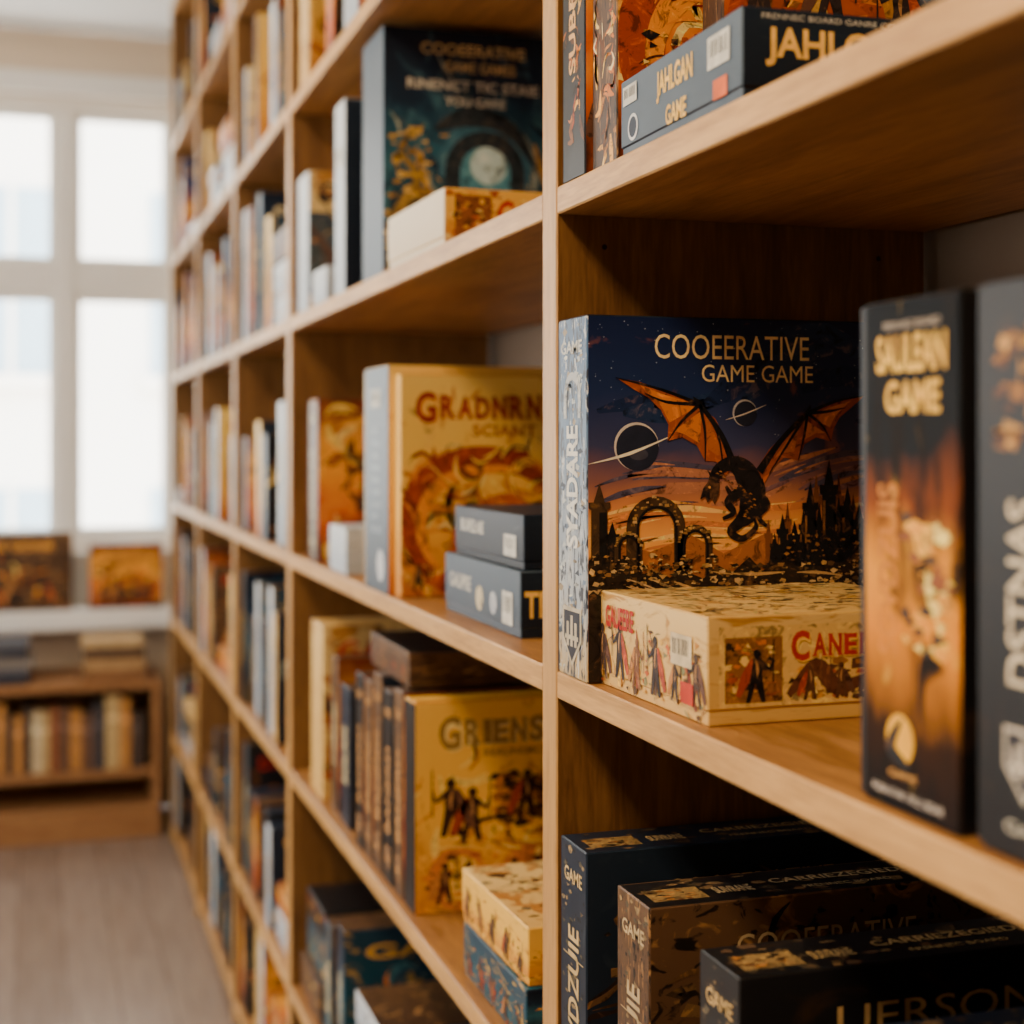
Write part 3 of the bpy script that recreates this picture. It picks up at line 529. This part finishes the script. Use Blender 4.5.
b = Box(.20, .26, .056, {'*': A_NAVY, '+z': A_NAVY, '-x': A_NAVY}, lie=True); a = b.S; a.text('BURELNE', a.w*.1, a.h*.5, a.w*.35, a.h*.25, (.65, .6, .5), 3, .02); a.sticker(a.w*.75, a.h*.2, a.w*.16, a.h*.4); put(b, .040, 1.452, Z[3]+.0695)
# lower row
b = Box(.195, .055, .262, {'-y': A_YEL2, '-x': A_BLACK, '*': A_YEL2}); p_warriors(b.F); put(b, .012, 1.80, Z[2]+G)
for i, (y, m1, m2, hh) in enumerate(((1.862, A_BROWN, A_FIRE, .265), (1.922, A_BLACK, A_NAVY, .255), (1.985, A_BROWN, A_NAVY, .268), (2.045, A_BROWN, A_FIRE, .25), (2.105, A_BLACK, A_FIRE, .25))):
    b = Box(.28, .052, hh, {'-x': m1, '-y': m2, '*': A_BROWN}); spine_std(b.S, 'BANERD', (.6, .3, .1)); put(b, .012, y, Z[2]+G)
b = Box(.30, .23, .045, {'*': A_BROWN, '+z': A_BLACK}, lie=True); p_battle(b.S, 4); put(b, .022, 1.87, Z[2]+.2695)
b = Box(.27, .11, .285, {'-y': A_CREAM, '-x': A_CREAM2, '*': A_CREAM2}); p_battle(b.F, 4, 'GARIND', nst=120); b.F.circle(.09, .09, .05, (.15, .07, .03), 3.5); put(b, .012, 2.42, Z[2]+G)
for i in range(2):
    b = Box(.22, .22, .057, {'*': A_CREAM if i else A_TEAL, '-x': A_YEL2 if i else A_TEAL, '-y': A_YEL2 if i else A_NIGHT}, lie=True); p_battle(b.S, 5); p_battle(b.F, 3); b.T.chips(120, [(.10, .06, .02), (.45, .20, .04), (.70, .46, .15), (.16, .12, .06)], .02, .97, .03, .97, .010, 3); put(b, .016+.004*i, 1.37+.006*i, Z[2]+G+.0575*i, .02*i)

# ------------------------------------------------------------------ massed rows
COV = [A_FIRE, A_CREAM, A_YEL, A_NIGHT, A_YEL2, A_BROWN, A_NAVY, A_TEAL, A_SKY, A_BLACK, A_FIRE]
TIT = ['CARIND', 'GAME', 'SOLAN', 'DRAGEN', 'RUNER']
def merge(dst, src, off):
    o = len(dst.v); dst.v += [(v[0]+off[0], v[1]+off[1], v[2]+off[2]) for v in src.v]
    dst.f += [tuple(i+o for i in f) for f in src.f]; mp = [dst.idx(m) for m in src.mats]
    dst.mi += [mp[i] for i in src.mi]; dst.uv += src.uv
def row(y0, y1, z, hmax, seed, white=.5, hmin=.17, tmax=.11, gap=.12, dark=False):  # white: share of spines coloured pale as if lit by the window
    r = random.Random(seed); m = M(); y = y1-r.uniform(.005, .03)
    cov = [A_BROWN, A_NAVY, A_BLACK, A_CREAM, A_FIRE, A_NIGHT, A_TEAL, A_BROWN, A_BLACK] if dark else COV
    while True:
        sy = r.uniform(.035, tmax)
        if r.random() < .16:
            sy = r.uniform(.16, .24)
            if y-sy < y0+.01: break
            zz = z+G
            for k in range(r.choice((1, 2, 3))):
                hh = r.uniform(.045, .07); c = r.choice(cov); b = Box(r.uniform(.2, .26), sy-.01*k, hh, {'*': c, '-x': A_WHITE if r.random() < white else c}, lie=True)
                b.F.chips(16, WARM+DARKS, .05, .95, .1, .8, .012, 1, r); b.S.chips(16, WARM+DARKS, .05, .95, .1, .8, .012, 1, r) if white < .5 else None
                merge(m, b, (r.uniform(.01, .025), y-sy, zz)); zz += hh+.0005
        else:
            if y-sy < y0+.01: break
            hh = r.uniform(hmin, min(hmax, .30)); c = r.choice(cov)
            b = Box(r.uniform(.2, .29), sy, hh, {'*': r.choice((c, A_BROWN, A_NAVY)), '-y': c, '-x': A_WHITE if r.random() < white else r.choice(cov)})
            F = b.F; pal = WARM+DARKS if c not in (A_NIGHT, A_NAVY, A_TEAL) else COOL+WARM[:2]
            F.strokes(12, pal, .05, .95, .05, .75, .06, 1, r, 1.1, thick=.18); F.chips(24, pal, .05, .95, .05, .75, .016, 3, r); F.text(r.choice(TIT), F.w*.12, F.h*.80, F.w*.7, F.h*.1, r.choice([GOLD, RED, CREAM, GOLD]), 10, .03)
            for k in range(2): F.figure(F.w*(.25+.35*k), F.h*.1, F.h*r.uniform(.25, .45), r.choice([K, (.15, .05, .02), (.7, .4, .1)]), 5, r)
            b.S.text(r.choice(TIT), b.S.w*.3, b.S.h*.3, b.S.h*.4, b.S.w*.4, r.choice([GOLD, (.2, .2, .2), CREAM]), 4, .02, rot=True)
            merge(m, b, (r.uniform(.008, .02), y-sy, z+G))
        y -= sy+(r.uniform(.03, gap) if r.random() < .75 else .003)
    m.build('board_game_row')
for bi in range(2, 5):
    for zi, z in enumerate(Z):
        hm = ((Z+[2.78])[zi+1]-z)-TH-.02
        row(DIV[bi]+DT, DIV[bi+1], z, hm, 100+bi*10+zi, white=.42 if zi >= 3 else .12, hmin=min(.2, hm*.75), tmax=.085, gap=.19 if zi >= 3 else .10, dark=zi < 3)
for zi, wt, gp in ((0, .1, .05), (1, .25, .06), (5, .2, .2), (6, .3, .15)):
    hm = ((Z+[2.78])[zi+1]-Z[zi])-TH-.02
    row(DIV[1]+DT, DIV[2], Z[zi], hm, 322+zi, white=wt, hmin=min(.2, hm*.75), gap=gp, dark=zi < 2)
row(2.17, 2.40, Z[2], .25, 41, .0, gap=.03, dark=True)
row(.2, .73, Z[2], .24, 42, 0, gap=.01, dark=True); row(.0, .53, Z[3], .28, 43, 0, gap=.01, dark=True)
for zi in (0, 1, 5, 6): row(-.15, 1.22, Z[zi], ((Z+[2.78])[zi+1]-Z[zi])-TH-.02, 500+zi, .2, gap=.03, dark=True)

# ------------------------------------------------------------------ room shell
CE = 2.80; YW = 5.60; XL = -2.8; YB = -2.6; XR = .385
def slab(name, lo, hi, mat, b=.001):
    m = M(); m.box(lo, hi, mat, b); return m.build(name)
fm, nt, bs = new_mat('floor_light_oak', .26)
tc = nt.nodes.new('ShaderNodeTexCoord'); mp = nt.nodes.new('ShaderNodeMapping'); mp.inputs['Rotation'].default_value = (0, 0, math.pi/2)
nt.links.new(tc.outputs['Object'], mp.inputs[0])
br = nt.nodes.new('ShaderNodeTexBrick'); br.inputs['Scale'].default_value = 1; br.inputs['Brick Width'].default_value = 1.6; br.inputs['Row Height'].default_value = .12; br.inputs['Mortar Size'].default_value = .0015
br.inputs['Color1'].default_value = (.23, .165, .125, 1); br.inputs['Color2'].default_value = (.29, .215, .165, 1); br.inputs['Mortar'].default_value = (.13, .09, .065, 1)
nt.links.new(mp.outputs[0], br.inputs['Vector'])
m3 = nt.nodes.new('ShaderNodeMapping'); m3.inputs['Scale'].default_value = (14, 1, 1); nt.links.new(tc.outputs['Object'], m3.inputs[0])
nf = nt.nodes.new('ShaderNodeTexNoise'); nf.inputs['Scale'].default_value = 4; nf.inputs['Detail'].default_value = 6; nt.links.new(m3.outputs[0], nf.inputs['Vector'])
mx = nt.nodes.new('ShaderNodeMix'); mx.data_type = 'RGBA'; mx.blend_type = 'MULTIPLY'; mx.inputs[0].default_value = .6
rf = ramp(nt, [(.3, (.65, .62, .6)), (.7, (1, 1, 1))]); nt.links.new(nf.outputs['Fac'], rf.inputs[0])
nt.links.new(br.outputs[0], mx.inputs[6]); nt.links.new(rf.outputs[0], mx.inputs[7]); nt.links.new(mx.outputs[2], bs.inputs['Base Color'])
slab('floor', (XL, YB, -.1), (XR, YW, 0), fm); slab('ceiling', (XL, YB, CE), (XR, YW, CE+.1), CEIL)
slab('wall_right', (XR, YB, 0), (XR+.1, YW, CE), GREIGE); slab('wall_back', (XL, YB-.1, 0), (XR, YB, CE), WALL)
LY0, LY1, LZ0, LZ1 = .9, 4.6, .9, 2.35  # opening in the unseen left wall, sized for the light it lets in
lw = bpy.data.objects.new('wall_left', None); scene.collection.objects.link(lw)
for k, (lo, hi) in enumerate((((XL-.1, YB, 0), (XL, YW, LZ0)), ((XL-.1, YB, LZ1), (XL, YW, CE)), ((XL-.1, YB, LZ0), (XL, LY0, LZ1)), ((XL-.1, LY1, LZ0), (XL, YW, LZ1)))):
    m = M(); m.box(lo, hi, WALL); m.build('panel_%d' % k, parent=lw)
def window(name, axis, p, a0, a1, z0, z1, n, rail):
    e = bpy.data.objects.new(name, None); scene.collection.objects.link(e)
    def bar(nm, a, b, z, zz, d=.07, off=0):
        m = M()
        if axis == 'y': m.box((a, p+off, z), (b, p+off+d, zz), FRAME, .004)
        else: m.box((p-off-d, a, z), (p-off, b, zz), FRAME, .004)
        m.build(nm, parent=e)
    bar('head', a0, a1, z1-.05, z1); bar('foot', a0, a1, z0, z0+.06); w = (a1-a0)/n
    for i in range(n+1): c = a0+w*i; bar('mullion_%d' % i, max(a0, c-.035), min(a1, c+.035), z0+.06, z1-.05)
    for i in range(n):
        l, r_ = a0+w*i+.035, a0+w*(i+1)-.035
        bar('transom_%d' % i, l, r_, rail-.05, rail+.05, .06, .005)
        for q, (za, zb) in enumerate(((z0+.06, rail-.05), (rail+.05, z1-.05))):
            bar('stile_l_%d_%d' % (i, q), l, l+.022, za, zb, .04, .015); bar('stile_r_%d_%d' % (i, q), r_-.022, r_, za, zb, .04, .015)
            bar('rail_b_%d_%d' % (i, q), l+.022, r_-.022, za, za+.03, .04, .015); bar('rail_t_%d_%d' % (i, q), l+.022, r_-.022, zb-.03, zb, .04, .015)
WX0, WX1, WZ0, WZ1 = -2.33, .07, .93, 2.58
ww = bpy.data.objects.new('wall_window_side', None); scene.collection.objects.link(ww)
for k, (lo, hi) in enumerate((((XL, YW, 0), (XR, YW+.2, WZ0)), ((XL, YW, WZ1), (XR, YW+.2, CE)), ((XL, YW, WZ0), (WX0, YW+.2, WZ1)), ((WX1, YW, WZ0), (XR, YW+.2, WZ1)))):
    m = M(); m.box(lo, hi, WALL); m.build('panel_%d' % k, parent=ww)
window('window_1', 'y', YW+.06, WX0, WX1, WZ0, WZ1, 6, 1.92)
window('added_side_window', 'x', XL, LY0, LY1, LZ0, LZ1, 4, 1.8)  # unseen side window, added to throw soft daylight on the spines
slab('trim_1', (WX0, YW-.02, WZ1-.01), (WX1+.06, YW, WZ1+.07), FRAME, .004)
slab('trim_2', (WX0, YW-.03, .745), (WX1+.1, YW, WZ0+.01), FRAME, .004)
slab('trim_3', (WX0-.1, 5.42, .675), (XR-.01, YW, .745), FRAME, .006)
slab('baseboard_left', (XL, YB, 0), (XL+.015, YW, .1), FRAME, .003)

# low cabinet under the window
cab = bpy.data.objects.new('low_bookcase', None); scene.collection.objects.link(cab)
X0, X1, Y0, Y1 = -1.5, -.03, 5.18, 5.56
for nm, lo, hi in (('top', (X0, Y0, .50), (X1, Y1, .53)), ('side_1', (X0, Y0, 0), (X0+.025, Y1, .50)), ('side_2', (X1-.025, Y0, 0), (X1, Y1, .50)), ('middle', (-.78, Y0+.01, .15), (-.755, Y1, .50)),
                   ('shelf', (X0+.025, Y0+.005, .205), (X1-.025, Y1, .23)), ('base', (X0+.025, Y0+.002, 0), (X1-.025, Y0+.02, .11)), ('floor_panel', (X0+.025, Y0+.02, .085), (X1-.025, Y1, .11)), ('back', (X0+.025, Y1-.01, .11), (X1-.025, Y1, .5))):
    m = M(); m.box(lo, hi, WOOD_X, .002); m.build(nm, parent=cab)
m = M(); r = random.Random(11); x = X0+.03
while x < X1-.08:
    w = r.uniform(.02, .045)
    if x < -.755 < x+w or x < -.78 < x+w: x = -.752
    h = r.uniform(.17, .245); c = r.choice([(.06, .04, .03), (.45, .2, .05), (.5, .34, .14), (.25, .08, .03), (.06, .05, .05), (.5, .3, .08), (.14, .07, .04), (.6, .46, .26)])
    m.box((x, Y0+.03, .2305), (x+w, Y0+.2, .23+h), flat(c), .002); m.box((x+.003, Y0+.0292, .2305+h*.66), (x+w-.003, Y0+.031, .2305+h*.75), flat([v*1.6+.03 for v in c]), .0004)
    x += w+(.002 if r.random() < .92 else .04)
m.build('book_row')
for x0, n, w, cs in ((-.72, 5, .26, [(.03, .03, .04), (.09, .09, .10), (.20, .17, .14)]), (-.29, 4, .20, [(.22, .10, .04), (.38, .22, .09), (.10, .055, .03), (.45, .30, .14)]), (-1.2, 4, .25, [(.05, .05, .05), (.2, .1, .04)])):
    m = M(); z = .5305
    for k in range(n):
        h = r.uniform(.024, .038); dx = r.uniform(0, .02); c = cs[k % len(cs)]
        m.box((x0+dx, Y0+.01, z), (x0+dx+w, Y0+.2, z+h), flat(c), .002); z += h+.0005
    m.build('board_game_stack')
for x0, w, h, mt in ((-.79, .48, .27, A_BROWN), (-.252, .25, .228, A_FIRE)):
    b = Box(w, .05, h, {'-y': mt, '*': A_BLACK}); F = b.F
    F.strokes(30, WARM+DARKS, .03, .97, .05, .7, .06, 1, None, 1.1); F.chips(60, DARKS+WARM[:3], .03, .97, .05, .7, .018, 3)
    F.text('ZANORE GONE', F.w*.12, F.h*.78, F.w*.75, F.h*.11, (.8, .35, .05), 8, .03)
    for k in range(4): F.figure(F.w*(.2+.2*k), F.h*.08, F.h*.35, K, 5)
    put(b, x0, 5.45, .7455)

# street outside
FAC = plaster('facade_render', (.84, .82, .76)); GLS = flat((.36, .48, .56), .2)
m = M(); m.box((-9, 11, -4), (8, 11.4, 9), FAC)
for i in range(13):
    for j in range(5):
        x = -8.4+i*1.25; z = -2.4+j*2.1
        m.box((x, 10.97, z), (x+.62, 11.02, z+1.3), GLS, .004); m.box((x-.07, 10.9, z-.1), (x+.69, 11.02, z), FRAME, .004); m.box((x+.29, 10.95, z), (x+.33, 11, z+1.3), FRAME, .004); m.box((x, 10.95, z+.75), (x+.62, 11, z+.79), FRAME, .004)
m.build('building_facade')

# ------------------------------------------------------------------ lights
w = bpy.data.worlds.new('daylight'); scene.world = w; w.use_nodes = True
nt = w.node_tree; bg = nt.nodes['Background']
tc = nt.nodes.new('ShaderNodeTexCoord'); sp = nt.nodes.new('ShaderNodeSeparateXYZ'); nt.links.new(tc.outputs['Generated'], sp.inputs[0])
rp = ramp(nt, [(0.0, (.75, .72, .66)), (.5, (1, .96, .90)), (1, (.88, .93, 1))]); nt.links.new(math_n(nt, 'ADD', math_n(nt, 'MULTIPLY', sp.outputs[2], .5), .5), rp.inputs[0])
nt.links.new(rp.outputs[0], bg.inputs[0]); bg.inputs[1].default_value = 11.0
def area(name, loc, size, sy, power, col, rot=(0, 0, 0), portal=False):
    l = bpy.data.lights.new(name, 'AREA'); l.shape = 'RECTANGLE'; l.size = size; l.size_y = sy; l.energy = power; l.color = col
    o = bpy.data.objects.new(name, l); o.location = loc; o.rotation_euler = rot; scene.collection.objects.link(o)
    if portal: l.cycles.is_portal = True
    return o
area('window_portal_1', ((WX0+WX1)/2, YW+.19, 1.75), 2.4, 1.6, 1, (1, 1, 1), (math.radians(-90), 0, 0), True)
area('added_side_portal', (XL-.09, (LY0+LY1)/2, (LZ0+LZ1)/2), 1.45, 3.7, 1, (1, 1, 1), (0, math.radians(-90), 0), True)  # portal for the added side window
area('added_ceiling_lamp', (-1.0, .0, 2.74), .4, .4, 52, (1, .72, .42), (0, math.radians(-20), 0))  # unseen warm lamp, added to light the near shelves
area('added_ceiling_lamp', (-1.0, 2.4, 2.74), .4, .4, 18, (1, .76, .48), (0, math.radians(-20), 0))  # second added lamp, weaker, for the far bays

# ------------------------------------------------------------------ camera
cam = bpy.data.cameras.new('camera'); co = bpy.data.objects.new('camera', cam); scene.collection.objects.link(co); scene.camera = co
co.location = (-.434, 0, 1.33); co.rotation_euler = (math.radians(90), 0, math.radians(-17.64))
cam.sensor_width = 36; cam.lens = 36*1500/1024; cam.shift_y = -70/1024; cam.clip_start = .02
cam.dof.use_dof = True; cam.dof.focus_distance = 1.22; cam.dof.aperture_fstop = 3.6
